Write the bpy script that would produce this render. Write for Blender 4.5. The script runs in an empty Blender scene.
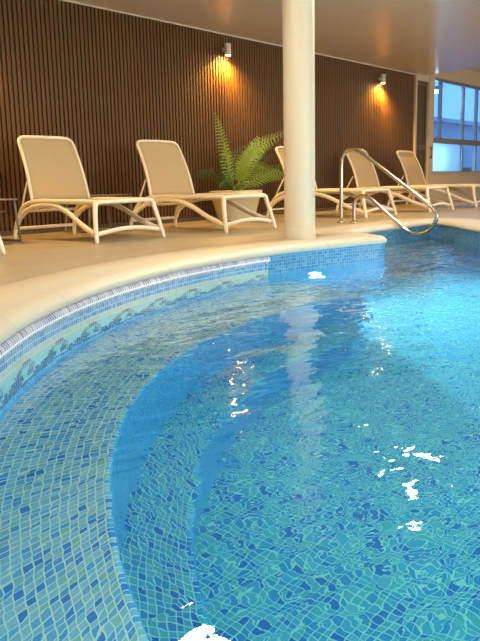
import bpy, bmesh, math, random
from mathutils import Vector, Matrix
random.seed(7)
SC = bpy.context.scene
COL = SC.collection
PI = math.pi
R = math.radians

# ------------------------------------------------------------------ camera
def make_camera(f=737.0, pitch=10.6, roll=1.3, h=0.48, yaw=39.7):
    p, r, y = R(pitch), R(roll), R(yaw)
    fwd = Vector((math.cos(y)*math.cos(p), math.sin(y)*math.cos(p), -math.sin(p)))
    right = Vector((math.sin(y), -math.cos(y), 0)); up = right.cross(fwd)
    rr = math.cos(r)*right - math.sin(r)*up
    uu = math.cos(r)*up + math.sin(r)*right
    cam = bpy.data.cameras.new('camera'); o = bpy.data.objects.new('camera', cam); COL.objects.link(o)
    m = Matrix((rr, uu, -fwd)).transposed().to_4x4(); m.translation = Vector((0, 0, h))
    o.matrix_world = m
    cam.sensor_fit = 'HORIZONTAL'; cam.sensor_width = 36; cam.lens = f/480*36
    cam.clip_start = 0.02; cam.clip_end = 200
    SC.camera = o
make_camera()

# ------------------------------------------------------------------ world, exposure, big lights
w = bpy.data.worlds.new('world'); SC.world = w; w.use_nodes = True
bg = w.node_tree.nodes['Background']
bg.inputs[0].default_value = (0.11, 0.33, 0.80, 1); bg.inputs[1].default_value = 1.7
SC.view_settings.view_transform = 'Standard'; SC.view_settings.look = 'None'
SC.view_settings.gamma = 1; SC.view_settings.exposure = 0.65
SC.cycles.max_bounces = 14; SC.cycles.transmission_bounces = 12; SC.cycles.diffuse_bounces = 5
SC.cycles.glossy_bounces = 6; SC.cycles.transparent_max_bounces = 12
SC.cycles.sample_clamp_indirect = 6.0
SC.cycles.use_denoising = True
SC.cycles.blur_glossy = 0.6

def light(name, kind, loc, power, color=(1, 1, 1), aim=None, **kw):
    l = bpy.data.lights.new(name, kind); l.energy = power; l.color = color
    for k, v in kw.items(): setattr(l, k, v)
    o = bpy.data.objects.new(name, l); COL.objects.link(o); o.location = loc
    if aim is not None:
        d = Vector(aim) - Vector(loc); o.rotation_euler = d.to_track_quat('-Z', 'Y').to_euler()
    return o
ZW = -0.20                                   # water level
# added soft fill from behind and to the right of the viewer
light('window_daylight_front', 'AREA', (5.0, -6.9, 1.3), 400, (1.0, 0.90, 0.76), aim=(5, 0, 0.9), shape='RECTANGLE', size=12, size_y=2.0)
light('window_daylight_side', 'AREA', (17.9, 1.2, 1.4), 70, (1.0, 0.90, 0.78), aim=(8, 2, 0.8), shape='RECTANGLE', size=6, size_y=1.9)
# one lamp in the pool wall, then unseen lights added to brighten the water
for x, y, px_, py_, e in ((4.83, 3.23, 4.6, 1.0, 26), (6.80, 1.9, 4.4, 2.1, 32), (6.7, 0.2, 3.5, 1.0, 30), (4.0, -4.9, 3.5, 0.0, 32), (0.75, -3.0, 2.0, 1.0, 34), (0.1, -1.2, 1.6, 1.0, 34)):
    light('underwater_lamp_beam', 'AREA', (x, y, -0.62 if x > 1 else -0.42), e, (0.78, 0.97, 1.0), aim=(px_, py_, -0.95 if x > 1 else -0.7), spread=R(150), shape='DISK', size=0.06 if y > 3 else 0.3)

# ------------------------------------------------------------------ helpers
def tag(o, label=None, cat=None, group=None, kind=None):
    if label: o['label'] = label
    if cat: o['category'] = cat
    if group: o['group'] = group
    if kind: o['kind'] = kind
    return o
def empty(name, loc=(0, 0, 0), rz=0):
    o = bpy.data.objects.new(name, None); COL.objects.link(o); o.location = loc; o.rotation_euler = (0, 0, rz)
    o.empty_display_size = 0.1
    return o
def link(name, me, mats, parent=None, smooth=True):
    o = bpy.data.objects.new(name, me); COL.objects.link(o)
    for m in (mats if isinstance(mats, (list, tuple)) else [mats]): me.materials.append(m)
    if smooth:
        for p in me.polygons: p.use_smooth = True
    if parent: o.parent = parent
    return o
class MB:
    def __init__(s): s.v = []; s.f = []; s.uv = []; s.mi = []
    def quad(s, a, b, c, d, uv=None, mi=0):
        n = len(s.v); s.v += [tuple(a), tuple(b), tuple(c), tuple(d)]; s.f.append((n, n+1, n+2, n+3))
        s.uv += uv or [(0, 0), (1, 0), (1, 1), (0, 1)]; s.mi.append(mi)
    def poly(s, pts, uv=None, mi=0):
        n = len(s.v); s.v += [tuple(p) for p in pts]; s.f.append(tuple(range(n, n+len(pts))))
        s.uv += uv or [(p[0], p[1]) for p in pts]; s.mi.append(mi)
    def box(s, lo, hi, mi=0):
        x0, y0, z0 = lo; x1, y1, z1 = hi
        P = [(x0,y0,z0),(x1,y0,z0),(x1,y1,z0),(x0,y1,z0),(x0,y0,z1),(x1,y0,z1),(x1,y1,z1),(x0,y1,z1)]
        for f in ((0,3,2,1),(4,5,6,7),(0,1,5,4),(1,2,6,5),(2,3,7,6),(3,0,4,7)):
            a = [P[i] for i in f]; s.quad(*a, mi=mi)
    def tube(s, pts, r, sx=1.0, seg=8, up=(0, 0, 1), closed=False, cap=True, rads=None):
        """sweep; r = half height along up-ish, r*sx = half width"""
        pts = [Vector(p) for p in pts]; n = len(pts); base = len(s.v); rings = []
        for i, p in enumerate(pts):
            if closed: t = pts[(i+1) % n]-pts[i-1]
            else: t = pts[min(i+1, n-1)]-pts[max(i-1, 0)]
            t.normalize(); u = Vector(up); side = t.cross(u)
            if side.length < 1e-3: side = t.cross(Vector((0, 1, 0.01)))
            side.normalize(); uu = side.cross(t).normalized()
            rr = rads[i] if rads else r
            ring = []
            for k in range(seg):
                a = 2*PI*k/seg
                ring.append(len(s.v)); s.v.append(tuple(p + side*math.cos(a)*rr*sx + uu*math.sin(a)*rr))
            rings.append(ring)
        m = n if closed else n-1
        for i in range(m):
            A, B = rings[i], rings[(i+1) % n]
            for k in range(seg):
                k2 = (k+1) % seg
                s.f.append((A[k], A[k2], B[k2], B[k])); s.uv += [(k/seg, i), (k2/seg, i), (k2/seg, i+1), (k/seg, i+1)]; s.mi.append(0)
        if cap and not closed:
            for ring, rev in ((rings[0], True), (rings[-1], False)):
                f = tuple(reversed(ring)) if rev else tuple(ring)
                s.f.append(f); s.uv += [(0, 0)]*seg; s.mi.append(0)
    def lathe(s, prof, seg=32, c=(0, 0)):
        rings = []
        for r, z in prof:
            ring = []
            for k in range(seg):
                a = 2*PI*k/seg; ring.append(len(s.v)); s.v.append((c[0]+r*math.cos(a), c[1]+r*math.sin(a), z))
            rings.append(ring)
        for i in range(len(rings)-1):
            for k in range(seg):
                k2 = (k+1) % seg
                s.f.append((rings[i][k], rings[i][k2], rings[i+1][k2], rings[i+1][k])); s.uv += [(0, 0)]*4; s.mi.append(0)
    def build(s, name, mats, parent=None, smooth=True, weld=False):
        me = bpy.data.meshes.new(name); me.from_pydata(s.v, [], s.f); me.update()
        uvl = me.uv_layers.new(name='uv')
        for i, uv in enumerate(s.uv): uvl.data[i].uv = uv
        for p, m in zip(me.polygons, s.mi): p.material_index = m
        if weld:
            bm = bmesh.new(); bm.from_mesh(me); bmesh.ops.remove_doubles(bm, verts=bm.verts, dist=1e-5)
            bmesh.ops.recalc_face_normals(bm, faces=bm.faces); bm.to_mesh(me); bm.free()
        return link(name, me, mats, parent, smooth)
def bevel(o, wdt=0.006, seg=2):
    m = o.modifiers.new('bevel', 'BEVEL'); m.width = wdt; m.segments = seg; m.limit_method = 'ANGLE'
    return o
def spline(P, n=8, closed=False):
    P = [Vector(p) for p in P]; out = []
    N = len(P)
    for i in range(N if closed else N-1):
        p1, p2 = P[i], P[(i+1) % N]
        p0 = P[i-1] if (closed or i > 0) else p1*2-p2
        p3 = P[(i+2) % N] if (closed or i+2 < N) else p2*2-p1
        for k in range(n):
            t = k/n; t2 = t*t; t3 = t2*t
            out.append(0.5*((2*p1)+(p2-p0)*t+(2*p0-5*p1+4*p2-p3)*t2+(3*p1-p0-3*p2+p3)*t3))
    if not closed: out.append(P[-1])
    return out

# ------------------------------------------------------------------ materials
def mat(name, col=(0.8, 0.8, 0.8), rough=0.5, metal=0.0, spec=0.5, **kw):
    m = bpy.data.materials.new(name); m.use_nodes = True
    b = m.node_tree.nodes['Principled BSDF']
    b.inputs['Base Color'].default_value = (*col, 1); b.inputs['Roughness'].default_value = rough
    b.inputs['Metallic'].default_value = metal; b.inputs['Specular IOR Level'].default_value = spec
    for k, v in kw.items(): b.inputs[k.replace('_', ' ')].default_value = v
    return m
def N(m, t, **kw):
    n = m.node_tree.nodes.new(t)
    for k, v in kw.items(): setattr(n, k, v)
    return n
def L(m, a, b): m.node_tree.links.new(a, b)
def noisy(m, scale=8, amt=0.1, coords='Object', bump=0.0, bscale=None, stretch=(1, 1, 1)):
    """mottle the base colour a little and add surface bump"""
    b = m.node_tree.nodes['Principled BSDF']; col = tuple(b.inputs['Base Color'].default_value)
    tc = N(m, 'ShaderNodeTexCoord'); mp = N(m, 'ShaderNodeMapping'); mp.inputs['Scale'].default_value = stretch
    L(m, tc.outputs[coords], mp.inputs[0])
    nz = N(m, 'ShaderNodeTexNoise'); nz.inputs['Scale'].default_value = scale; nz.inputs['Detail'].default_value = 5
    L(m, mp.outputs[0], nz.inputs['Vector'])
    mx = N(m, 'ShaderNodeMix', data_type='RGBA')
    L(m, nz.outputs['Fac'], mx.inputs[0])
    mx.inputs[6].default_value = tuple(c*(1-amt) for c in col[:3])+(1,)
    mx.inputs[7].default_value = tuple(min(1, c*(1+amt)) for c in col[:3])+(1,)
    L(m, mx.outputs[2], b.inputs['Base Color'])
    if bump:
        n2 = N(m, 'ShaderNodeTexNoise'); n2.inputs['Scale'].default_value = bscale or scale*6
        L(m, mp.outputs[0], n2.inputs['Vector'])
        bp = N(m, 'ShaderNodeBump'); bp.inputs['Strength'].default_value = bump; bp.inputs['Distance'].default_value = 0.01
        L(m, n2.outputs['Fac'], bp.inputs['Height']); L(m, bp.outputs[0], b.inputs['Normal'])
    return m

def tile_mat(name, palette, grout, size=0.025, line=0.11, rough=0.25, rot=0.0, aspect=1.0):
    """square glass mosaic laid on the uv map (metres)"""
    m = bpy.data.materials.new(name); m.use_nodes = True
    b = m.node_tree.nodes['Principled BSDF']
    uv = N(m, 'ShaderNodeUVMap'); mp = N(m, 'ShaderNodeMapping')
    mp.inputs['Scale'].default_value = (1/size, 1/(size*aspect), 1); mp.inputs['Rotation'].default_value = (0, 0, rot)
    L(m, uv.outputs[0], mp.inputs[0])
    fl = N(m, 'ShaderNodeVectorMath', operation='FLOOR'); L(m, mp.outputs[0], fl.inputs[0])
    fr = N(m, 'ShaderNodeVectorMath', operation='FRACTION'); L(m, mp.outputs[0], fr.inputs[0])
    wn = N(m, 'ShaderNodeTexWhiteNoise', noise_dimensions='2D'); L(m, fl.outputs[0], wn.inputs['Vector'])
    cr = N(m, 'ShaderNodeValToRGB'); cr.color_ramp.interpolation = 'CONSTANT'
    tot = sum(p[1] for p in palette); acc = 0
    els = cr.color_ramp.elements
    while len(els) > 1: els.remove(els[-1])
    for i, (c, wgt) in enumerate(palette):
        e = els[0] if i == 0 else els.new(acc/tot)
        e.position = acc/tot; e.color = (*c, 1); acc += wgt
    L(m, wn.outputs['Value'], cr.inputs[0])
    sx = N(m, 'ShaderNodeSeparateXYZ'); L(m, fr.outputs[0], sx.inputs[0])
    def edge(s):
        a = N(m, 'ShaderNodeMath', operation='SUBTRACT'); L(m, s, a.inputs[0]); a.inputs[1].default_value = 0.5
        a2 = N(m, 'ShaderNodeMath', operation='ABSOLUTE'); L(m, a.outputs[0], a2.inputs[0]); return a2.outputs[0]
    mxm = N(m, 'ShaderNodeMath', operation='MAXIMUM'); L(m, edge(sx.outputs[0]), mxm.inputs[0]); L(m, edge(sx.outputs[1]), mxm.inputs[1])
    gt = N(m, 'ShaderNodeMath', operation='GREATER_THAN'); L(m, mxm.outputs[0], gt.inputs[0]); gt.inputs[1].default_value = 0.5-line*0.5
    mix = N(m, 'ShaderNodeMix', data_type='RGBA'); L(m, gt.outputs[0], mix.inputs[0])
    L(m, cr.outputs[0], mix.inputs[6]); mix.inputs[7].default_value = (*grout, 1)
    L(m, mix.outputs[2], b.inputs['Base Color'])
    b.inputs['Roughness'].default_value = rough
    bp = N(m, 'ShaderNodeBump'); bp.inputs['Strength'].default_value = 0.4; bp.inputs['Distance'].default_value = 0.002; bp.invert = True
    L(m, gt.outputs[0], bp.inputs['Height']); L(m, bp.outputs[0], b.inputs['Normal'])
    return m

BLUE = [((0.36, 0.58, 0.74), 3), ((0.24, 0.48, 0.74), 3), ((0.48, 0.63, 0.72), 2.5), ((0.05, 0.24, 0.66), 1.5), ((0.12, 0.38, 0.74), 2.2), ((0.40, 0.58, 0.56), 1.2)]
GROUT = (0.95, 0.92, 0.72)
M = {}
M['tile_shelf'] = tile_mat('mosaic_shelf', BLUE, (1.0, 0.96, 0.78), line=0.16, aspect=1.18)
DEEP = [((0.16, 0.44, 0.60), 3), ((0.08, 0.33, 0.58), 3), ((0.28, 0.52, 0.58), 2), ((0.03, 0.18, 0.52), 2), ((0.22, 0.50, 0.50), 1.5)]
M['tile_bench'] = tile_mat('mosaic_bench', DEEP, GROUT, line=0.15, size=0.028)
M['tile_riser'] = tile_mat('mosaic_riser', [((0.08, 0.27, 0.50), 3), ((0.05, 0.20, 0.47), 3), ((0.13, 0.34, 0.54), 2)], (0.25, 0.47, 0.60), line=0.13)
M['tile_floor'] = tile_mat('mosaic_floor', DEEP, GROUT, line=0.15, rot=0, size=0.028)
M['t_lip'] = tile_mat('mosaic_lip', [((0.42, 0.42, 0.62), 3), ((0.30, 0.32, 0.56), 2), ((0.55, 0.55, 0.72), 2), ((0.22, 0.24, 0.45), 1)], (0.95, 0.93, 0.90), line=0.22, rough=0.15)
M['t_blue'] = tile_mat('mosaic_band_blue', [((0.20, 0.40, 0.66), 3), ((0.13, 0.30, 0.60), 3), ((0.28, 0.46, 0.66), 2)], (0.75, 0.82, 0.85), line=0.12, rough=0.15)
M['t_pale'] = tile_mat('mosaic_band_pale', [((0.52, 0.62, 0.56), 3), ((0.56, 0.66, 0.60), 2), ((0.48, 0.58, 0.53), 1)], (0.72, 0.78, 0.70), line=0.10, rough=0.15)
M['t_purple'] = tile_mat('mosaic_band_purple', [((0.26, 0.20, 0.28), 2), ((0.34, 0.27, 0.34), 1)], (0.70, 0.72, 0.68), line=0.14, rough=0.15)
M['t_navy'] = tile_mat('mosaic_band_navy', [((0.02, 0.025, 0.10), 2), ((0.035, 0.03, 0.14), 1)], (0.55, 0.60, 0.65), line=0.12, rough=0.15)
M['stone'] = noisy(mat('coping_stone', (0.66, 0.60, 0.49), 0.42), 5, 0.06, bump=0.05)
M['ceiling'] = noisy(mat('ceiling_paint', (0.66, 0.61, 0.54), 0.24, spec=0.4), 1.2, 0.04)
M['plaster'] = noisy(mat('wall_plaster', (0.62, 0.50, 0.34), 0.7), 3, 0.04)
M['column'] = noisy(mat('column_paint', (0.72, 0.62, 0.47), 0.45), 3, 0.03)
M['resin'] = noisy(mat('white_resin', (0.80, 0.74, 0.62), 0.35), 12, 0.03)
M['steel'] = mat('polished_steel', (0.60, 0.55, 0.47), 0.22, metal=1.0)
M['taupe'] = mat('taupe_metal', (0.20, 0.16, 0.12), 0.45)
M['lampwhite'] = mat('lamp_housing', (0.62, 0.58, 0.52), 0.4)
M['black'] = mat('black_plastic', (0.02, 0.02, 0.02), 0.4)
M['frame'] = mat('door_frame_paint', (0.60, 0.50, 0.37), 0.45)
M['darkframe'] = mat('dark_frame', (0.10, 0.075, 0.055), 0.4)
M['alu'] = mat('grey_aluminium', (0.30, 0.30, 0.30), 0.35, metal=0.6)

def slat_mat():
    m = mat('slat_wood', (0.125, 0.062, 0.022), 0.5, spec=0.3)
    return noisy(m, 3.0, 0.22, stretch=(18, 1, 0.6), bump=0.08, bscale=20)
M['slat'] = slat_mat()
M['gap'] = mat('slat_backing', (0.03, 0.017, 0.010), 0.9, spec=0.1)

def deck_mat():
    m = mat('deck_tile', (0.50, 0.40, 0.26), 0.38)
    b = m.node_tree.nodes['Principled BSDF']
    tc = N(m, 'ShaderNodeTexCoord'); mp = N(m, 'ShaderNodeMapping'); L(m, tc.outputs['Object'], mp.inputs[0])
    br = N(m, 'ShaderNodeTexBrick'); br.offset = 0.5; L(m, mp.outputs[0], br.inputs['Vector'])
    br.inputs['Scale'].default_value = 1; br.inputs['Brick Width'].default_value = 0.9; br.inputs['Row Height'].default_value = 0.45
    br.inputs['Mortar Size'].default_value = 0.003; br.inputs['Mortar Smooth'].default_value = 0.2
    br.inputs['Color1'].default_value = (0.50, 0.425, 0.31, 1); br.inputs['Color2'].default_value = (0.46, 0.39, 0.285, 1)
    br.inputs['Mortar'].default_value = (0.26, 0.20, 0.13, 1)
    nz = N(m, 'ShaderNodeTexNoise'); nz.inputs['Scale'].default_value = 2.5; nz.inputs['Detail'].default_value = 6; L(m, mp.outputs[0], nz.inputs['Vector'])
    mx = N(m, 'ShaderNodeMix', data_type='RGBA', blend_type='MULTIPLY'); mx.inputs[0].default_value = 0.35
    L(m, br.outputs['Color'], mx.inputs[6]); L(m, nz.outputs['Fac'], mx.inputs[7]); L(m, mx.outputs[2], b.inputs['Base Color'])
    return m
M['deck'] = deck_mat()

def sling_mat():
    m = mat('woven_sling', (0.50, 0.37, 0.20), 0.75)
    b = m.node_tree.nodes['Principled BSDF']
    tc = N(m, 'ShaderNodeTexCoord'); wv = N(m, 'ShaderNodeTexChecker'); wv.inputs['Scale'].default_value = 300
    L(m, tc.outputs['Object'], wv.inputs['Vector'])
    wv.inputs['Color1'].default_value = (0.54, 0.40, 0.22, 1); wv.inputs['Color2'].default_value = (0.44, 0.32, 0.17, 1)
    L(m, wv.outputs['Color'], b.inputs['Base Color'])
    return m
M['sling'] = sling_mat()

def water_mat():
    m = bpy.data.materials.new('pool_water'); m.use_nodes = True; nt = m.node_tree
    nt.nodes.remove(nt.nodes['Principled BSDF'])
    g = N(m, 'ShaderNodeBsdfGlass'); g.inputs['IOR'].default_value = 1.333; g.inputs['Roughness'].default_value = 0.0
    out = nt.nodes['Material Output']; L(m, g.outputs[0], out.inputs['Surface'])
    ab = N(m, 'ShaderNodeVolumeAbsorption'); ab.inputs['Color'].default_value = (0.06, 0.80, 0.88, 1); ab.inputs['Density'].default_value = 0.46
    L(m, ab.outputs[0], out.inputs['Volume'])
    tc = N(m, 'ShaderNodeTexCoord')
    def noise(scale, detail, dist, sx=(1, 1, 1)):
        mp = N(m, 'ShaderNodeMapping'); mp.inputs['Scale'].default_value = sx; mp.inputs['Rotation'].default_value = (0, 0, R(-50))
        L(m, tc.outputs['Object'], mp.inputs[0])
        n = N(m, 'ShaderNodeTexNoise'); n.inputs['Scale'].default_value = scale; n.inputs['Detail'].default_value = detail
        n.inputs['Distortion'].default_value = dist; L(m, mp.outputs[0], n.inputs['Vector']); return n.outputs['Fac']
    a = noise(6.5, 1.0, 0.4, (1, 1.5, 1)); bb = noise(2.2, 1.0, 0.3, (1, 1.7, 1))
    ad = N(m, 'ShaderNodeMath', operation='MULTIPLY_ADD'); L(m, bb, ad.inputs[0]); ad.inputs[1].default_value = 1.6; L(m, a, ad.inputs[2])
    # calm by the steps, livelier out in the middle of the pool
    sp = N(m, 'ShaderNodeSeparateXYZ'); L(m, tc.outputs['Object'], sp.inputs[0])
    xy = N(m, 'ShaderNodeMath', operation='MULTIPLY_ADD'); L(m, sp.outputs[1], xy.inputs[0]); xy.inputs[1].default_value = -0.5; L(m, sp.outputs[0], xy.inputs[2])
    mr = N(m, 'ShaderNodeMapRange'); L(m, xy.outputs[0], mr.inputs[0])
    mr.inputs[1].default_value = 0.4; mr.inputs[2].default_value = 1.3; mr.inputs[3].default_value = WAVE[0]; mr.inputs[4].default_value = WAVE[1]
    m2 = N(m, 'ShaderNodeMapRange'); L(m, xy.outputs[0], m2.inputs[0]); m2.inputs[1].default_value = 1.6; m2.inputs[2].default_value = 3.2; m2.inputs[3].default_value = 0.0; m2.inputs[4].default_value = WAVE[2]
    ms = N(m, 'ShaderNodeMath', operation='ADD'); L(m, mr.outputs[0], ms.inputs[0]); L(m, m2.outputs[0], ms.inputs[1]); mr = ms
    mu = N(m, 'ShaderNodeMath', operation='MULTIPLY'); cc = noise(15, 0.5, 0.6, (1, 1.8, 1)); ad2 = N(m, 'ShaderNodeMath', operation='MULTIPLY_ADD'); L(m, cc, ad2.inputs[0]); ad2.inputs[1].default_value = 0.25; L(m, ad.outputs[0], ad2.inputs[2]); L(m, ad2.outputs[0], mu.inputs[0]); L(m, mr.outputs[0], mu.inputs[1])
    bp = N(m, 'ShaderNodeBump'); bp.inputs['Strength'].default_value = 1.0; bp.inputs['Distance'].default_value = 1.0
    L(m, mu.outputs[0], bp.inputs['Height']); L(m, bp.outputs[0], g.inputs['Normal'])
    return m
WAVE = (0.0018, 0.0068, 0.006)
M['water'] = water_mat()
def emis(name, col, s):
    m = bpy.data.materials.new(name); m.use_nodes = True; m.node_tree.nodes.remove(m.node_tree.nodes['Principled BSDF'])
    e = N(m, 'ShaderNodeEmission'); e.inputs[0].default_value = (*col, 1); e.inputs[1].default_value = s
    L(m, e.outputs[0], m.node_tree.nodes['Material Output'].inputs['Surface']); return m
M['bulb_warm'] = emis('warm_bulb', (1.0, 0.60, 0.22), 300)
M['bulb_white'] = emis('white_bulb', (0.75, 0.92, 1.0), 60)
M['led_panel'] = emis('ceiling_lamp_diffuser', (1.0, 0.93, 0.82), 14)
M['pool_lens'] = emis('underwater_lamp_lens', (0.65, 0.93, 1.0), 30)
def glass_mat(name, col=(1, 1, 1), rough=0.0):
    m = mat(name, col, rough, spec=0.5, Transmission_Weight=1.0, IOR=1.45); return m
M['glass'] = glass_mat('window_glass', (0.85, 0.93, 1.0))
M['frost'] = mat('frosted_glass', (0.75, 0.88, 0.95), 0.9, Transmission_Weight=0.9, IOR=1.2)

# ------------------------------------------------------------------ pool outline
BC, BR = Vector((4.2, -0.89)), 4.22          # round bay
def bay(a, r=BR): return Vector((BC.x+r*math.cos(R(a)), BC.y+r*math.sin(R(a))))
A_TIP, A_STEP = 70.5, 88.0
OUT = []; OFFT = []                          # outline, running clockwise with the deck on its left
a = 205.0
while a > A_TIP: OUT.append(bay(a)); a -= 1.0
n_bay = len(OUT)
tip = bay(A_TIP)
OUT += [tip, Vector((5.67, 3.09)), Vector((5.715, 3.10)), Vector((5.75, 3.14)), Vector((5.78, 3.19)), Vector((5.90, 3.36)), Vector((6.06, 3.60)), Vector((6.14, 3.70)), Vector((6.25, 3.77)), Vector((6.45, 3.81)),
        Vector((6.75, 3.83)), Vector((7.3, 3.84)), Vector((7.8, 3.84)), Vector((8.02, 3.82)), Vector((8.12, 3.77)), Vector((8.10, 3.66)), Vector((7.9, 3.45)), Vector((7.55, 3.16)), Vector((7.2, 2.86)), Vector((7.02, 2.6)),
        Vector((6.95, 2.2)), Vector((6.95, 0)), Vector((6.95, -5.2)), Vector((6.5, -5.5)), Vector((0.8, -5.5)), Vector((0.3, -5.2)), Vector((0.25, -4.0)), Vector((0.3, -3.0))]
NP = len(OUT)
S = [0.0]
for i in range(1, NP+1): S.append(S[-1] + (OUT[i % NP]-OUT[i-1]).length)
def nrm(i):                                    # deck-side normal (left of travel)
    t = (OUT[(i+1) % NP]-OUT[i-1]).normalized(); return Vector((-t.y, t.x))
def off(i, d): return OUT[i]+nrm(i)*d
CW = 0.42
outer = []
for i in range(NP):
    p = off(i, CW)
    if n_bay <= i <= n_bay+5: p = Vector((5.52, 3.55))
    elif i == n_bay+6: p = Vector((5.62, 3.82))
    elif i == n_bay+7: p = Vector((5.8, 4.02))
    elif i == n_bay+8: p = Vector((6.05, 4.17))
    elif n_bay-4 <= i < n_bay: p = off(n_bay-5, CW).lerp(Vector((5.52, 3.55)), (i-n_bay+5)/5)
    outer.append(p)

# deck floor with the pool cut out
def deck():
    bm = bmesh.new()
    big = [bm.verts.new(p) for p in ((-4, -7, 0), (18, -7, 0), (18, 6.72, 0), (-4, 6.72, 0))]
    inn = [bm.verts.new((p.x, p.y, 0)) for p in outer]
    def loop(vs):
        return [bm.edges.new((vs[i], vs[(i+1) % len(vs)])) for i in range(len(vs))]
    ed = loop(big) + loop(inn)
    bmesh.ops.triangle_fill(bm, use_beauty=True, use_dissolve=False, edges=ed)
    for f in bm.faces:
        if f.normal.z < 0: f.normal_flip()
    me = bpy.data.meshes.new('floor'); bm.to_mesh(me); bm.free()
    return tag(link('floor', me, M['deck'], smooth=False), kind='structure')
deck()

# coping: flat top rolling down in a rounded nose
def coping():
    b = MB()
    prof = [(None, -0.01), (None, 0.006), (0.20, 0.008), (0.06, 0.008), (0.03, 0.004), (0.008, -0.006), (-0.012, -0.024), (-0.020, -0.042), (-0.014, -0.056), (0.0, -0.062), (0.05, -0.062)]
    rows = []
    for i in range(NP):
        row = []
        for d, z in prof:
            if d is None: p = outer[i]
            elif d >= 0.05 and z > -0.05: p = OUT[i].lerp(outer[i], d/CW)
            else: p = off(i, d)
            row.append((p.x, p.y, z))
        rows.append(row)
    for i in range(NP):
        j = (i+1) % NP
        for k in range(len(prof)-1):
            b.quad(rows[i][k], rows[i][k+1], rows[j][k+1], rows[j][k],
                   uv=[(S[i], k), (S[i], k+1), (S[i+1], k+1), (S[i+1], k)])
    m = M['stone'].copy(); m.name = 'coping_slabs'
    # joints between the slabs, about 0.6 m apart
    bs = m.node_tree.nodes['Principled BSDF']
    src = bs.inputs['Base Color'].links[0].from_socket
    uv = N(m, 'ShaderNodeUVMap'); sx = N(m, 'ShaderNodeSeparateXYZ'); L(m, uv.outputs[0], sx.inputs[0])
    dv = N(m, 'ShaderNodeMath', operation='DIVIDE'); L(m, sx.outputs[0], dv.inputs[0]); dv.inputs[1].default_value = 0.62
    fr = N(m, 'ShaderNodeMath', operation='FRACT'); L(m, dv.outputs[0], fr.inputs[0])
    lt = N(m, 'ShaderNodeMath', operation='LESS_THAN'); L(m, fr.outputs[0], lt.inputs[0]); lt.inputs[1].default_value = 0.008
    mx = N(m, 'ShaderNodeMix', data_type='RGBA'); L(m, lt.outputs[0], mx.inputs[0]); L(m, src, mx.inputs[6]); mx.inputs[7].default_value = (0.45, 0.38, 0.28, 1)
    L(m, mx.outputs[2], bs.inputs['Base Color'])
    tag(b.build('pool_coping', m, weld=True), kind='structure')
coping()

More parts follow.
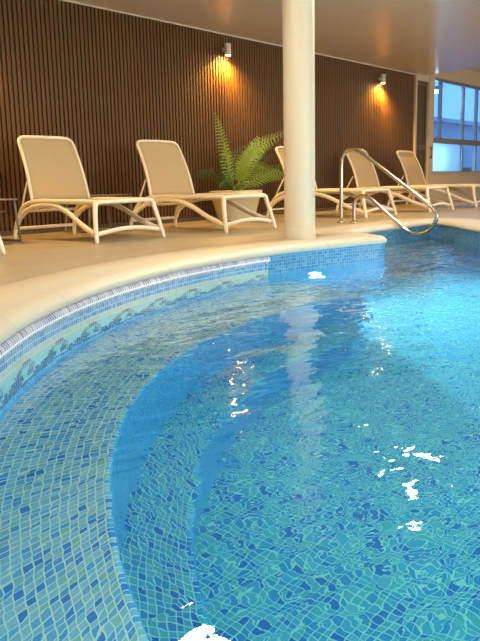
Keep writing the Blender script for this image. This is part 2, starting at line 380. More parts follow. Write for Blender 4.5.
# mosaic pool wall: each tile row of the band is laid tile by tile
Z_SH, Z_BE, Z_FL = -0.60, -1.28, -1.62
MOT = ["........pppp....",
       "......ppppppp...",
       ".....nnp...ppp..",
       "....nnn....npp..",
       "..nnnnnn..nnnp..",
       ".nnnnnnn..nnp.nn",
       "nnnnnnn......nnn"]
def pool_wall():
    b = MB(); T = 0.025
    i_step = max(i for i in range(n_bay) if 205-i >= A_STEP)
    s_end = S[i_step]
    def at_s(s):
        i = 0
        while S[i+1] < s: i += 1
        t = (s-S[i])/(S[i+1]-S[i]); return OUT[i].lerp(OUT[(i+1) % NP], t)
    ncol = int(s_end/T)
    pts = [at_s(k*T) for k in range(ncol)]; pts.append(OUT[i_step])
    z0 = -0.115
    rows = [1, 1, 2] + list(MOT) + [4] + [1]*2
    ZR = [z0]
    for r_ in range(len(rows)): ZR.append(ZR[-1]-(T if r_ < 3 or r_ > 10 else 0.038))
    for k in range(ncol):
        p, q = pts[k], pts[k+1]
        for r_, rw in enumerate(rows):
            if isinstance(rw, str):
                ch = rw[(k+5) % 16]; mi = {'.': 1, 'p': 2, 'n': 3}[ch]
            else: mi = {1: 0, 2: 1, 4: 3}[rw]
            za, zb = ZR[r_], ZR[r_+1]
            b.quad((p.x, p.y, zb), (q.x, q.y, zb), (q.x, q.y, za), (p.x, p.y, za),
                   uv=[(k*T+1e-4, (r_)*T+1e-4), ((k+1)*T-1e-4, r_*T+1e-4), ((k+1)*T-1e-4, (r_+1)*T-1e-4), (k*T+1e-4, (r_+1)*T-1e-4)], mi=mi)
        zb = ZR[-1]
        b.quad((p.x, p.y, Z_FL-.05), (q.x, q.y, Z_FL-.05), (q.x, q.y, zb), (p.x, p.y, zb),
               uv=[(k*T, Z_FL-.05), ((k+1)*T, Z_FL-.05), ((k+1)*T, zb), (k*T, zb)], mi=4)
        b.quad((p.x, p.y, z0), (q.x, q.y, z0), (q.x, q.y, -.05), (p.x, p.y, -.05), mi=0)
    for i in range(i_step, NP):
        p, q = OUT[i], OUT[(i+1) % NP]
        b.quad((p.x, p.y, Z_FL-.05), (q.x, q.y, Z_FL-.05), (q.x, q.y, -.05), (p.x, p.y, -.05),
               uv=[(S[i], Z_FL-.05), (S[i+1], Z_FL-.05), (S[i+1], -.05), (S[i], -.05)], mi=5)
    tag(b.build('pool_lining', [M['t_blue'], M['t_pale'], M['t_purple'], M['t_navy'], M['tile_riser'], M['tile_riser']], smooth=False), kind='structure')
    # raised rounded tile lip round the bay
    c = MB(); prof = [(0.0, -0.058), (-0.012, -0.062), (-0.022, -0.074), (-0.025, -0.09), (-0.022, -0.104), (-0.012, -0.114), (0.004, -0.116)]
    plen = [0]
    for k in range(1, len(prof)): plen.append(plen[-1]+math.dist(prof[k], prof[k-1]))
    sc_ = 0.05/plen[-1]
    for i in range(i_step):
        for k in range(len(prof)-1):
            a1, a2 = off(i, prof[k][0]), off(i, prof[k+1][0]); b1, b2 = off(i+1, prof[k][0]), off(i+1, prof[k+1][0])
            c.quad((a1.x, a1.y, prof[k][1]), (a2.x, a2.y, prof[k+1][1]), (b2.x, b2.y, prof[k+1][1]), (b1.x, b1.y, prof[k][1]),
                   uv=[(S[i], plen[k]*sc_), (S[i], plen[k+1]*sc_), (S[i+1], plen[k+1]*sc_), (S[i+1], plen[k]*sc_)])
    e = [off(i_step, d) for d, z in prof]
    c.poly([(e[k].x, e[k].y, prof[k][1]) for k in range(len(prof))])
    tag(c.build('trim_tile_lip', M['t_lip']), kind='structure')
pool_wall()

# steps: shelf and bench round the bay
EC, ER = Vector((3.48, -0.37)), 2.92
FC, FR = Vector((3.26, -0.03)), 2.28
def arc(c, r, a): return Vector((c.x+r*math.cos(R(a)), c.y+r*math.sin(R(a))))
def strip(b, P, Q, zp, zq, U, mi=0, v0=0):
    for i in range(len(P)-1):
        wd0 = math.hypot((P[i]-Q[i]).length, zp-zq); wd1 = math.hypot((P[i+1]-Q[i+1]).length, zp-zq)
        b.quad((P[i].x, P[i].y, zp), (P[i+1].x, P[i+1].y, zp), (Q[i+1].x, Q[i+1].y, zq), (Q[i].x, Q[i].y, zq),
               uv=[(U[i], v0), (U[i+1], v0), (U[i+1], v0+wd1), (U[i], v0+wd0)], mi=mi)
def steps():
    n = 110
    E_ = [arc(EC, ER, 75+(205-75)*t/n) for t in range(n+1)]
    W_ = [bay(85+(205-85)*t/n) for t in range(n+1)]
    F_ = [arc(FC, FR, 79+(212-79)*t/n) for t in range(n+1)]
    U = [3.25*R(130)*t/n for t in range(n+1)]; UF = [2.5*R(133)*t/n for t in range(n+1)]
    a = MB()
    # rounded nosing then the flat shelf
    def inset(P, C, d): return [C+(p-C)*(1+d/(p-C).length) for p in P]
    E1 = inset(E_, EC, 0.004); E2 = inset(E_, EC, 0.015)
    strip(a, E2, W_, Z_SH, Z_SH, U, v0=0.02); strip(a, E1, E2, Z_SH-0.003, Z_SH, U, v0=0.004); strip(a, E_, E1, Z_SH-0.012, Z_SH-0.003, U, mi=1)
    strip(a, E_, E_, Z_BE, Z_SH-0.012, U, mi=1)
    # end face
    a.quad((*E_[0], Z_BE), (*E_[0], Z_SH), (*W_[0], Z_SH), (*W_[0], Z_BE), uv=[(0, 0), (0, .68), (.9, .68), (.9, 0)], mi=1)
    tag(a.build('pool_shelf', [M['tile_shelf'], M['tile_riser']]), kind='structure')
    b = MB()
    F1 = inset(F_, FC, 0.005); F2 = inset(F_, FC, 0.018)
    strip(b, F2, E_, Z_BE, Z_BE, UF, v0=0.02); strip(b, F1, F2, Z_BE-0.004, Z_BE, UF, v0=0.004); strip(b, F_, F1, Z_BE-0.015, Z_BE-0.004, UF, mi=1)
    strip(b, F_, F_, Z_FL, Z_BE-0.015, UF, mi=1)
    b.quad((*F_[0], Z_FL), (*F_[0], Z_BE), (*E_[0], Z_BE), (*E_[0], Z_FL), uv=[(0, 0), (0, .4), (.5, .4), (.5, 0)], mi=1)
    b.quad((*E_[0], Z_FL), (*E_[0], Z_BE), (*W_[0], Z_BE), (*W_[0], Z_FL), uv=[(0, 0), (0, .4), (.9, .4), (.9, 0)], mi=1)
    tag(b.build('pool_bench', [M['tile_bench'], M['tile_riser']]), kind='structure')
    c = MB()
    c.quad((-1, -7, Z_FL), (12, -7, Z_FL), (12, 6, Z_FL), (-1, 6, Z_FL), uv=[(-1, -7), (12, -7), (12, 6), (-1, 6)])
    tag(c.build('floor_pool', M['tile_floor'], smooth=False), kind='structure')
    # two broad steps below the handrail
    for k, (d, zt) in enumerate(((0.34, -0.40), (0.66, -0.72))):
        s = MB(); s.box((6.5, 3.86-d, zt-0.32 if k == 0 else Z_FL), (7.9, 3.9, zt))
        for q in range(len(s.uv)//4):
            pts = s.v[q*4:q*4+4]
            xs = max(p[0] for p in pts)-min(p[0] for p in pts); ys = max(p[1] for p in pts)-min(p[1] for p in pts); zs = max(p[2] for p in pts)-min(p[2] for p in pts)
            for j, p in enumerate(pts):
                s.uv[q*4+j] = (p[0], p[1]) if zs < 1e-6 else ((p[0], p[2]) if ys < 1e-6 else (p[1], p[2]))
        tag(s.build('pool_entry_step', M['tile_bench'], smooth=False), kind='structure')
steps()

# water body
def water():
    bm = bmesh.new()
    pts = [off(i, 0.012) for i in range(NP)]
    top = [bm.verts.new((p.x, p.y, ZW)) for p in pts]; bot = [bm.verts.new((p.x, p.y, Z_FL-0.04)) for p in pts]
    bm.faces.new(top); bm.faces.new(list(reversed(bot)))
    for i in range(NP):
        j = (i+1) % NP; bm.faces.new((top[i], bot[i], bot[j], top[j]))
    bmesh.ops.recalc_face_normals(bm, faces=bm.faces)
    me = bpy.data.meshes.new('pool_water'); bm.to_mesh(me); bm.free()
    o = link('pool_water', me, M['water'], smooth=False)
    tag(o, 'rippled clear turquoise water filling the curved indoor pool', 'water', kind='stuff')
water()

# ------------------------------------------------------------------ room shell
WY, CZ = 6.62, 2.40
def shell():
    b = MB()
    pitch, wd, dp = 0.055, 0.037, 0.018
    x = -1.0
    while x < 13.2:
        x1 = x+wd
        y0, y1 = WY-dp, WY
        P = [(x, y1), (x, y0+.003), (x+.003, y0), (x1-.003, y0), (x1, y0+.003), (x1, y1)]
        for k in range(5):
            b.quad((*P[k], 0.0), (*P[k+1], 0.0), (*P[k+1], CZ), (*P[k], CZ))
        x += pitch
    b.quad((-4, WY, 0), (13.24, WY, 0), (13.24, WY, CZ), (-4, WY, CZ), mi=1)
    tag(b.build('wall_back', [M['slat'], M['gap']], smooth=False), kind='structure')
    c = MB()
    c.poly([(-4, -7, CZ), (-4, WY+.1, CZ), (13.62, WY+.1, CZ), (10.15, -7, CZ)])
    c.poly([(-4, -7, CZ+.3), (-4, WY+.1, CZ+.3), (13.62, WY+.1, CZ+.3), (10.15, -7, CZ+.3)])
    for p, q in (((13.62, WY+.1), (10.15, -7)),):
        c.quad((*p, CZ), (*q, CZ), (*q, CZ+.3), (*p, CZ+.3))
    tag(c.build('ceiling', M['ceiling'], smooth=False), kind='structure')
    # seams in the ceiling boards and the small cove along the slats
    s = MB()
    for xx in (4.9, 7.9, 10.9): s.box((xx, -6.9, CZ-0.0012), (xx+0.008, WY-0.05, CZ+0.001))
    tag(s.build('trim_ceiling_seam', M['ceiling'], smooth=False), kind='structure')
    s = MB(); s.box((-3.9, WY-0.03, CZ-0.012), (13.3, WY-0.0, CZ+0.001))
    tag(s.build('trim_cove', M['ceiling'], smooth=False), kind='structure')
    d = MB(); d.quad((10, -7, 2.72), (18, -7, 2.72), (18, WY+.1, 2.72), (10, WY+.1, 2.72))
    tag(d.build('ceiling_beyond', M['ceiling'], smooth=False), kind='structure')
    e = MB(); e.box((-4.1, -7, 0), (-4, WY, CZ+.3)); tag(e.build('wall_left', M['plaster'], smooth=False), kind='structure')
    e = MB(); e.box((-4, -7.1, 0), (18, -7, 2.8)); tag(e.build('wall_front', M['plaster'], smooth=False), kind='structure')
    e = MB(); e.box((18, -7, 0), (18.1, WY, 2.8)); tag(e.build('wall_right', M['plaster'], smooth=False), kind='structure')
    # solid wall under and over the windows
    e = MB(); e.box((13.98, WY-0.02, 0), (18, WY+.1, 0.585)); e.box((13.24, WY-0.02, 2.42), (18, WY+.1, 2.8)); e.box((17.6, WY-.02, .585), (18, WY+.1, 2.42))
    tag(e.build('wall_window_side', M['plaster'], smooth=False), kind='structure')
    e = MB(); e.box((13.9, WY-0.07, 0.575), (17.7, WY-0.02, 0.60)); tag(e.build('trim_window_sill', M['frame'], smooth=False), kind='structure')
    e = MB(); e.box((-3.9, WY-0.03, 0), (13.2, WY-0.0225, 0.05)); tag(e.build('baseboard_back', M['darkframe'], smooth=False), kind='structure')
shell()

# glazed door at the end of the slats
def door():
    r = tag(empty('door_1', (13.24, WY, 0)), kind='structure')
    b = MB(); b.box((0, -0.05, 0), (0.06, 0.05, 2.42)); b.box((0.06, -0.05, 2.30), (0.54, 0.05, 2.42))
    b.box((0.54, -0.07, 0), (0.76, 0.06, 2.42))
    bevel(b.build('door_frame', M['frame'], r, smooth=False))
    b = MB(); b.box((0.06, -0.02, 0.0), (0.12, 0.03, 2.30)); b.box((0.48, -0.02, 0.0), (0.54, 0.03, 2.30)); b.box((0.12, -0.02, 1.02), (0.48, 0.03, 1.12)); b.box((0.12, -0.02, 0), (0.48, 0.03, 0.16)); b.box((0.12, -0.02, 2.22), (0.48, 0.03, 2.30))
    b.build('door_leaf', M['darkframe'], r, smooth=False)
    b = MB(); b.box((0.12, 0.0, 0.16), (0.48, 0.01, 1.02)); b.box((0.12, 0.0, 1.12), (0.48, 0.01, 2.22))
    b.build('door_pane', mat('smoked_glass', (0.10, 0.075, 0.05), 0.12), r, smooth=False)
    b = MB(); b.tube([(0.62, -0.075, 0.86), (0.62, -0.10, 0.88), (0.62, -0.10, 1.06), (0.62, -0.075, 1.08)], 0.012)
    b.build('door_handle', M['black'], r)
door()

# windows
def window():
    r = tag(empty('window_1', (14.0, WY, 0)), kind='structure')
    b = MB()
    z0, z1 = 0.585, 2.42
    b.box((0, -0.04, z0), (0.05, 0.05, z1)); b.box((0, -0.04, z1-0.05), (3.6, 0.05, z1)); b.box((0, -0.04, z0), (3.6, 0.05, z0+0.03))
    b.box((0.05, -0.05, 1.17), (3.6, 0.05, 1.27))
    for x in (0.38,): b.box((x, -0.035, 1.27), (x+0.05, 0.04, z1-0.05))
    for x in (1.50, 2.22, 3.0): b.box((x, -0.035, z0+.03), (x+0.05, 0.04, z1-0.05))
    b.box((3.55, -0.04, z0), (3.6, 0.05, z1))
    b.build('window_frame', M['alu'], r, smooth=False)
    b = MB()
    for x0, x1 in ((0.05, 0.38), (0.43, 1.50), (1.55, 2.22), (2.27, 3.0), (3.05, 3.55)): b.box((x0, 0.0, 1.27), (x1, 0.006, z1-0.05))
    for x0, x1 in ((1.55, 2.22), (2.27, 3.0), (3.05, 3.55)): b.box((x0, 0.0, z0+.03), (x1, 0.006, 1.17))
    b.build('window_pane', M['glass'], r, smooth=False)
    b = MB(); b.box((0.05, 0.0, z0+.03), (1.50, 0.02, 1.17))
    o = b.build('frosted_pane', M['frost'], r, smooth=False); o['label'] = 'pale blue frosted lower pane'
window()
def fill_light_frame(n, axis, a0, a1, at, step):  # unseen window frames added around the fill lights behind and beside the camera
    r = tag(empty('window_%d' % n), kind='structure'); b = MB()
    def bar(p0, p1, z0, z1):
        if axis == 'x': b.box((p0, at-0.03, z0), (p1, at+0.03, z1))
        else: b.box((at-0.03, p0, z0), (at+0.03, p1, z1))
    bar(a0-0.06, a1+0.06, 0.24, 0.30); bar(a0-0.06, a1+0.06, 2.30, 2.36)
    k = a0
    while k < a1+0.01: bar(k-0.03, k+0.03, 0.30, 2.30); k += step
    b.build('window_frame', M['alu'], r, smooth=False)
fill_light_frame(2, 'x', -1.0, 11.0, -6.94, 2.0)
fill_light_frame(3, 'y', -1.8, 4.2, 17.94, 1.5)
# outside, past the glass
def outside():
    b = MB(); b.quad((11, 6.8, -0.02), (40, 6.8, -0.02), (40, 30, -0.02), (11, 30, -0.02))
    tag(b.build('ground_outside', mat('outdoor_paving', (0.25, 0.26, 0.27), 0.8), smooth=False), kind='structure')
    b = MB(); b.box((17.0, 8.6, 0), (27, 8.8, 1.9)); b.box((17.0, 8.4, 1.9), (27, 8.9, 2.0))
    tag(b.build('wall_courtyard', mat('courtyard_wall', (0.42, 0.46, 0.5), 0.7), smooth=False), kind='structure')
    # floodlight fixed outside the top corner of the glass
    r = tag(empty('floodlight', (14.70, WY+0.22, 2.27)), 'small bright floodlight shining at top left corner of the blue window', 'lamp')
    b = MB(); b.lathe([(0.001, 0.06), (0.085, 0.05), (0.098, 0.03), (0.098, -0.02)], 20); b.build('housing', M['alu'], r)
    b = MB(); b.lathe([(0.001, -0.09), (0.05, -0.082), (0.085, -0.05), (0.095, -0.018)], 20); b.build('bulb', M['bulb_white'], r)
    b = MB(); b.box((-0.012, -0.17, 0.03), (0.012, 0.0, 0.045)); b.build('bracket', M['alu'], r, smooth=False)
    # a round dark pot seen through the right-hand lower pane
    b = MB(); b.lathe([(0.001, 0.0), (0.30, 0.0), (0.42, 0.25), (0.44, 0.5), (0.36, 0.72), (0.30, 0.74), (0.28, 0.68), (0.001, 0.66)], 28)
    o = b.build('outdoor_pot', mat('dark_pot', (0.06, 0.07, 0.08), 0.5)); o.location = (18.0, 7.75, -0.02)
    tag(o, 'dark round garden pot seen outside through the lower right pane', 'pot')
outside()

# ------------------------------------------------------------------ column
def column():
    c = (5.05+0.10, 3.52+0.075)
    r = tag(empty('column', (*c, 0)), 'round cream painted column standing on the pool coping', 'column')
    b = MB(); b.lathe([(0.129, 0.10), (0.129, CZ)], 48); b.build('shaft', M['column'], r)
    b = MB(); b.lathe([(0.133, 0.006), (0.133, 0.096), (0.131, 0.10), (0.126, 0.10)], 48)
    o = b.build('plinth', M['stone'], r); o['label'] = 'tan stone ring at the foot'
column()

# ------------------------------------------------------------------ loungers
def make_lounger():
    W = 0.78
    r = empty('sun_lounger')
    xl, xr = 0.06, W-0.06
    yh = 1.05; zs = 0.345
    def side(x):
        return spline([(x, 0.03, zs-0.01), (x, 0.10, zs), (x, 0.5, zs+0.004), (x, yh-0.1, zs+0.005), (x, yh+0.10, zs-0.02), (x, yh+0.21, zs-0.085), (x, yh+0.275, zs-0.17)], 5)
    # seat frame: two rails and cross bars
    b = MB()
    for x in (xl, xr): b.tube(side(x), 0.022, 0.9, 8, rads=None)
    b.tube(spline([(xl-0.005, 0.045, zs-0.012), (xl+0.05, 0.02, zs-0.002), (W/2, 0.012, zs), (xr-0.05, 0.02, zs-0.002), (xr+0.005, 0.045, zs-0.012)], 5), 0.019, 1.0, 8)
    b.tube([(xl, yh, zs), (xr, yh, zs)], 0.014, 1, 8); b.tube([(xl, yh+0.21, zs-0.085), (xr, yh+0.21, zs-0.085)], 0.013, 1, 8)
    b.build('seat_frame', M['resin'], r)
    # sling of the seat
    s = MB(); ny = 16
    for i in range(ny):
        y0 = 0.04+(yh-0.06)*i/ny; y1 = 0.04+(yh-0.06)*(i+1)/ny
        for k in range(6):
            xa = xl+(xr-xl)*k/6; xb = xl+(xr-xl)*(k+1)/6
            f = lambda x, y: zs+0.012-0.012*(1-((x-W/2)/(xr-W/2))**2)
            s.quad((xa, y0, f(xa, y0)), (xb, y0, f(xb, y0)), (xb, y1, f(xb, y1)), (xa, y1, f(xa, y1)))
    o = s.build('seat_sling', M['sling'], r, weld=True); o['label'] = 'tan woven seat fabric'
    sm = o.modifiers.new('t', 'SOLIDIFY'); sm.thickness = 0.006
    # legs
    for x, sg in ((xl, -1), (xr, 1)):
        l = MB(); P = spline([(x, 0.035, zs-0.01), (x+sg*0.02, 0.02, zs-0.09), (x+sg*0.05, -0.02, 0.10), (x+sg*0.062, -0.045, 0.0)], 4)
        l.tube(P, 0.02, 1.0, 8, up=(1, 0, 0), rads=[0.025-0.007*i/(len(P)-1) for i in range(len(P))]); l.build('leg', M['resin'], r)
        l = MB(); P = spline([(x, yh+0.26, zs-0.14), (x+sg*0.01, yh+0.30, 0.12), (x+sg*0.02, yh+0.33, 0.0)], 5)
        l.tube(P, 0.02, 1.0, 8, up=(1, 0, 0), rads=[0.022-0.004*i/(len(P)-1) for i in range(len(P))]); l.build('leg', M['resin'], r)
        # arched side brace
        l = MB(); P = spline([(x+sg*0.012, yh+0.305, 0.10), (x+sg*0.004, yh+0.24, 0.19), (x, yh+0.08, 0.275), (x, yh-0.12, 0.315), (x, yh-0.36, 0.315), (x, yh-0.58, 0.255), (x+sg*.02, yh-0.80, 0.16), (x+sg*0.045, -0.005, 0.07)], 6)
        l.tube(P, 0.027, 0.7, 8); l.build('side_brace', M['resin'], r)
        # prop of the backrest
        l = MB(); l.tube([(x-sg*0.015, yh+0.08, zs+0.19), (x-sg*0.015, yh+0.17, zs+0.03), (x-sg*0.01, yh+0.215, zs-0.075)], 0.010, 1, 8); l.build('backrest_prop', M['resin'], r)
    l = MB(); P = spline([(xl-0.045, -0.012, 0.075), (W*0.3, -0.02, 0.105), (W/2, -0.02, 0.112), (W*0.7, -0.02, 0.105), (xr+0.045, -0.012, 0.075)], 5)
    l.tube(P, 0.019, 0.6, 8); l.build('stretcher', M['resin'], r)
    l = MB(); l.tube([(xl-.012, yh+0.303, 0.10), (xr+.012, yh+0.303, 0.10)], 0.015, 0.7, 8); l.build('stretcher', M['resin'], r)
    # backrest
    yt, zt = yh+0.225, 0.945
    def bp(u, v):                                  # u across 0..1, v up 0..1
        w0, w1 = xr-xl, xr-xl-0.05
        wdt = w0+(w1-w0)*v
        bow = 0.03*math.sin(PI*v)
        return Vector((W/2+(u-0.5)*wdt, yh+(yt-yh)*v-bow, zs+0.015+(zt-zs-0.015)*v))
    fr = [bp(0, 0), bp(0, 0.25), bp(0, 0.5), bp(0, 0.75), bp(0, 0.90), bp(0.035, 0.965), bp(0.14, 0.993), bp(0.5, 1.0), bp(0.86, 0.993), bp(0.965, 0.965), bp(1, 0.90), bp(1, 0.75), bp(1, 0.5), bp(1, 0.25), bp(1, 0)]
    l = MB(); l.tube(spline(fr, 5), 0.0155, 1.0, 8, up=(0, 1, 0.3)); l.build('backrest_frame', M['resin'], r)
    s = MB(); nu, nv = 8, 14
    def corner(u, v):
        if v > 0.9:
            k = (v-0.9)/0.1; lim = 0.5-0.13*k*k*1.0
            u = 0.5+(u-0.5)*(lim/0.5)
        return bp(u, min(v, 0.99))+Vector((0, 0.012*(1-(2*u-1)**2), 0))
    for i in range(nv):
        for k in range(nu):
            s.quad(corner(k/nu, i/nv), corner((k+1)/nu, i/nv), corner((k+1)/nu, (i+1)/nv), corner(k/nu, (i+1)/nv))
    o = s.build('backrest_sling', M['sling'], r, weld=True); o['label'] = 'tan woven back fabric'
    sm = o.modifiers.new('t', 'SOLIDIFY'); sm.thickness = 0.006
    return r
def copy_tree(o):
    c = o.copy(); COL.objects.link(c)
    for ch in list(o.children):
        d = ch.copy(); COL.objects.link(d); d.parent = c
    return c
LG = 'white sun loungers in a row in front of the slatted wall'
SPOT = [(4.01, 4.90, 'white lounger with tan fabric and raised back, nearest one fully in view'),
        (5.44, 4.70, 'white lounger with raised tan back, just left of the potted plant'),
        (2.26, 4.79, 'white lounger at the left photo edge, only one foot showing'),
        (8.17, 4.74, 'white lounger with its raised back half hidden by the column'),
        (9.90, 4.70, 'white lounger with raised back directly behind the top bend of the steel handrail'),
        (11.52, 4.68, 'white lounger farthest right with raised back in front of the door')]
L0 = make_lounger()
for i, (x, y, lab) in enumerate(SPOT):
    o = L0 if i == 0 else copy_tree(L0)
    o.location = (x, y, 0); tag(o, lab, 'sun lounger', LG)
    if i >= 3: o.scale = (1, 1.12, 1)


# ------------------------------------------------------------------ side tables
def make_table(wd=0.60, dp=0.42, h=0.385):
    r = empty('side_table')
    b = MB(); b.box((0, 0, h-0.012), (wd, dp, h)); bevel(b.build('table_top', M['taupe'], r, smooth=False), 0.004)
    for x in (0.02, wd-0.02):
        l = MB(); sg = -1 if x < 0.1 else 1
        P = [(x, 0.03, h-0.012), (x+sg*0.01, 0.02, 0.2), (x+sg*0.03, 0.012, 0.012), (x+sg*0.03, dp-0.012, 0.012), (x+sg*0.01, dp-0.02, 0.2), (x, dp-0.03, h-0.012)]
        l.tube(P, 0.011, 1, 8, up=(1, 0, 0)); l.build('leg', M['taupe'], r)
    l = MB(); l.tube([(0.0, dp/2, 0.17+0.1), (wd, dp/2, 0.17+0.1)], 0.007, 1, 8); l.build('stretcher', M['taupe'], r)
    return r
T0 = make_table(); T0.location = (3.25, 5.72, 0); tag(T0, 'small brown metal side table at the left photo edge', 'side table', 'side tables between loungers')
T1 = copy_tree(T0); T1.location = (4.94, 6.08, 0); tag(T1, 'small brown metal side table behind and between the two nearest raised loungers', 'side table', 'side tables between loungers')

# ------------------------------------------------------------------ potted fern
def fern():
    cx, cy = 7.32, 6.10
    r = tag(empty('potted_fern', (cx, cy, 0)), 'green leafy fern in a tapered cream pot by the slatted wall', 'potted plant')
    b = MB(); b.lathe([(0.001, 0.0), (0.225, 0.0), (0.232, 0.01), (0.315, 0.315), (0.335, 0.32), (0.340, 0.33), (0.340, 0.375), (0.333, 0.382), (0.315, 0.382), (0.30, 0.36), (0.295, 0.33)], 40)
    b.build('pot', noisy(mat('pot_glaze', (0.72, 0.66, 0.46), 0.4), 5, .04), r)
    b = MB(); b.lathe([(0.001, 0.345), (0.15, 0.342), (0.297, 0.335)], 24); b.build('soil', noisy(mat('soil', (0.05, 0.03, 0.018), 0.9), 30, .3, bump=.5), r)
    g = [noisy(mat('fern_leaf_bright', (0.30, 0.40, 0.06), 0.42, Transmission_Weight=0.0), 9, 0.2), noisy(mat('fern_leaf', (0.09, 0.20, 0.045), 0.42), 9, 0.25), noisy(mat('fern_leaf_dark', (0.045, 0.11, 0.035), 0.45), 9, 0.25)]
    def frond(P, ll, m, nl=22, droop=0.25, seed=0, start=0.22):
        rn = random.Random(seed)
        pts = spline(P, 8); b = MB()
        b.tube(pts, 0.006, 1, 6, rads=[0.008*(1-0.8*i/(len(pts)-1)) for i in range(len(pts))])
        n = len(pts)
        nl2 = int(nl*0.82); ll2 = ll*0.78
        for k in range(nl2):
            t = start+(1-start)*k/(nl2-1); f = t*(n-1); i = min(int(f), n-2)
            p = pts[i].lerp(pts[i+1], f-i); tg = (pts[i+1]-pts[i]).normalized()
            side = tg.cross(Vector((0.45, 0.75, 0.45)))
            side.normalize(); upv = side.cross(tg)
            # turn the blade plane partly to face the viewer
            prof = math.sin(PI*min(1, 0.12+0.88*(t-start)/(1-start))**0.8)**0.6 if t < 0.999 else 0.3
            Ln = ll2*max(0.25, prof)
            for sg in (-1, 1):
                d = (side*sg*0.85+tg*(0.55+0.15*rn.random())+upv*0.15).normalized()
                wv = tg*0.5 + upv*0.2
                wd = Ln*0.035+0.0045
                base = p; q = []
                for j in range(5):
                    s_ = j/4; c_ = base+d*Ln*s_+Vector((0, 0, -droop*Ln*s_*s_))
                    w_ = wd*(math.sin(PI*(0.15+0.80*s_)))*(1 if j < 4 else 0.12)
                    wn = d.cross(upv).normalized()
                    q.append((c_-wn*w_, c_+upv*0.12*w_*0, c_+wn*w_))
                for j in range(4):
                    a_, b2 = q[j], q[j+1]
                    b.quad(a_[0]-Vector((0, 0, 0)), a_[2], b2[2], b2[0])
        return b.build('frond', m, r, smooth=False)
    def V(x, z, y=0.0): return (x-cx, y, z)
    base = (0.0, 0.0, 0.34)
    spec = [  # tip and middle points in the wall plane, depth, leaf length, colour
        ([base, V(7.18, .62, -.02), V(7.04, .98, -.05), V(6.88, 1.30, -.08)], .15, 0, 28, .45),
        ([base, V(7.22, .60, .0), V(7.12, .80, -.05), V(7.02, .93, -.10)], .13, 0, 16, .3),
        ([base, V(7.40, .62, -.05), V(7.68, .93, -.12), V(8.16, 1.13, -.2)], .24, 0, 26, .25),
        ([base, V(7.36, .62, -.1), V(7.46, .86, -.2), V(7.72, 1.03, -.3)], .22, 0, 22, .3),
        ([base, V(7.33, .60, -.12), V(7.36, .82, -.22), V(7.44, 1.02, -.28)], .22, 0, 20, .3),
        ([base, V(7.28, .58, -.12), V(7.24, .75, -.2), V(7.22, .90, -.32)], .18, 0, 18, .3),
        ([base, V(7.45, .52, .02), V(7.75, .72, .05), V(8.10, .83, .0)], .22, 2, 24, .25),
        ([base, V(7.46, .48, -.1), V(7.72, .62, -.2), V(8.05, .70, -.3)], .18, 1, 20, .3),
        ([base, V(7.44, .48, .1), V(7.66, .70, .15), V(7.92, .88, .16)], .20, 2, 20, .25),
        ([base, V(7.15, .50, -.05), V(7.02, .66, -.1), V(6.88, .80, -.15)], .13, 1, 18, .35),
        ([base, V(7.10, .46, -.1), V(6.90, .50, -.2), V(6.66, .46, -.3)], .16, 1, 20, .35),
        ([base, V(7.15, .44, -.2), V(6.98, .48, -.4), V(6.84, .42, -.55)], .15, 1, 18, .35),
        ([base, V(7.40, .48, -.2), V(7.50, .58, -.4), V(7.62, .56, -.6)], .18, 0, 20, .3),
        ([base, V(7.30, .55, -.2), V(7.28, .68, -.4), V(7.26, .66, -.6)], .20, 0, 20, .3),
        ([base, V(7.38, .58, .12), V(7.55, .80, .2), V(7.80, .95, .24)], .20, 1, 20, .3),
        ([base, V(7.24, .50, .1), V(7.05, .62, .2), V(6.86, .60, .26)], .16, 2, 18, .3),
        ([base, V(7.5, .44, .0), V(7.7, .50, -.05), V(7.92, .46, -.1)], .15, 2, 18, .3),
    ]
    for i, (P, ll, m, nl, dr) in enumerate(spec): frond(P, ll, g[m], nl, dr, i)
L0.scale = (1, 0.88, 1)                     # this one is a little shorter
fern()

# ------------------------------------------------------------------ handrail
def handrail():
    X = 7.30
    r = tag(empty('pool_handrail', (X, 4.44, 0)), 'polished steel tube handrail looping from the deck into the pool corner', 'handrail')
    P = [(4.52, 0.004), (4.52, 0.3), (4.52, 0.62), (4.505, 0.74), (4.45, 0.80), (4.37, 0.815), (4.28, 0.785), (4.13, 0.685), (3.79, 0.45), (3.50, 0.245), (3.41, 0.175), (3.36, 0.10), (3.375, 0.02), (3.44, -0.055), (3.53, -0.095), (3.63, -0.095), (3.72, -0.055), (3.83, 0.03),
         (3.97, 0.14), (4.10, 0.245), (4.17, 0.285), (4.25, 0.30), (4.31, 0.28), (4.345, 0.23), (4.35, 0.15), (4.35, 0.004)]
    b = MB(); b.tube(spline([(0, y-4.44, z) for y, z in P], 5), 0.0215, 1.0, 12, up=(1, 0, 0)); b.build('rail', M['steel'], r)
    for y in (4.52, 4.35):
        f = MB(); f.lathe([(0.024, 0.022), (0.045, 0.018), (0.05, 0.008), (0.05, 0.006)], 24, (0, y-4.44)); f.build('floor_flange', M['steel'], r)
handrail()

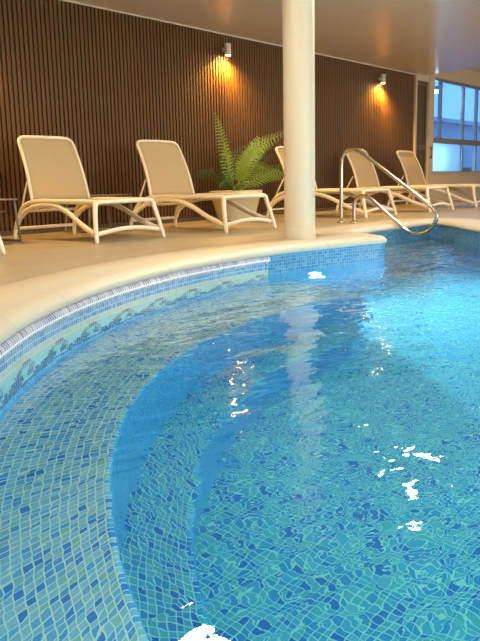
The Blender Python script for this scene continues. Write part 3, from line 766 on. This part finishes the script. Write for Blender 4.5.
# ------------------------------------------------------------------ wall lamps
def make_wall_lamp():
    r = empty('wall_lamp')
    b = MB(); b.lathe([(0.001, 0.075), (0.040, 0.075), (0.043, 0.072), (0.043, -0.072), (0.040, -0.075), (0.036, -0.072), (0.036, -0.05), (0.001, -0.05)], 28); b.build('lamp_body', M['lampwhite'], r)
    b = MB(); b.box((-0.022, 0.036, -0.02), (0.022, 0.078, 0.03)); bevel(b.build('wall_bracket', M['lampwhite'], r, smooth=False), 0.003)
    b = MB(); b.lathe([(0.001, -0.080), (0.02, -0.077), (0.034, -0.066), (0.035, -0.052)], 20); b.build('bulb', M['bulb_warm'], r)
    return r
lampx = [(3.56, 'wall lamp hidden left of frame'), (7.73, 'small white cylinder wall lamp glowing above the potted fern'), (11.88, 'small white cylinder wall lamp glowing right of the column')]
W0 = make_wall_lamp()
for i, (x, lab) in enumerate(lampx):
    o = W0 if i == 1 else copy_tree(W0)
    o.location = (x, WY-0.10, 2.19)
    tag(o, lab if i else 'white cylinder wall lamp on the slats beyond the left photo edge', 'wall lamp', 'cylinder lamps on the slatted wall')
    light('wall_lamp_beam', 'SPOT', (x, WY-0.10, 2.118), 480, (1.0, 0.50, 0.06), aim=(x, WY-0.10, 0), spot_size=R(150), spot_blend=0.9, shadow_soft_size=0.03)

light('courtyard_glow', 'AREA', (14.8, WY+0.45, 0.88), 7, (0.35, 0.72, 1.0), aim=(14.8, WY, 0.88), shape='RECTANGLE', size=1.3, size_y=0.5)  # added light just behind the frosted pane to make it brighter
# ceiling downlights over the water edge
def make_downlight():
    r = empty('ceiling_downlight')
    b = MB(); b.lathe([(0.21, 0.0), (0.21, -0.02), (0.195, -0.024), (0.19, -0.012)], 32); b.build('rim', M['lampwhite'], r)
    b = MB(); b.lathe([(0.001, -0.013), (0.19, -0.013)], 32); b.build('diffuser', M['led_panel'], r)
    return r
D0 = make_downlight()
for i, x in enumerate((0.4, 3.42, 6.6, 9.7)):
    o = D0 if i == 0 else copy_tree(D0)
    o.location = (x, 3.3, CZ)
    tag(o, ['round ceiling downlight above the near left deck', 'round ceiling downlight above the curved pool edge', 'round ceiling downlight above the pool right of the column', 'round ceiling downlight above the far end of the pool'][i], 'ceiling light', 'round downlights over the pool edge')
    light('downlight_beam', 'AREA', (x, 3.3, CZ-0.03), 30, (1.0, 0.80, 0.55), aim=(x, 3.3, 0), shape='DISK', size=0.36)

# rim and lens of the lamp below the column; the added lights have none
l0 = None
d0 = Vector((4.87, 3.28)) - BC; d0.normalize()
r = tag(empty('underwater_lamp', (*(BC+d0*(BR-0.02)), -0.50), math.atan2(d0.y, d0.x)), 'bright round lamp under the water in the wall below the column', 'pool lamp')
for nm, rr, x0, mm in (('rim', 0.07, 0.0, M['steel']), ('lens', 0.045, -0.012, M['pool_lens'])):
    b = MB(); seg = 28
    ring = [(x0, rr*math.cos(2*PI*k/seg), rr*math.sin(2*PI*k/seg)) for k in range(seg)]
    b.poly(ring); back = [(0.03, y, z) for x, y, z in ring]
    for k in range(seg): b.quad(ring[k], ring[(k+1) % seg], back[(k+1) % seg], back[k])
    b.build(nm, mm, r, smooth=False)
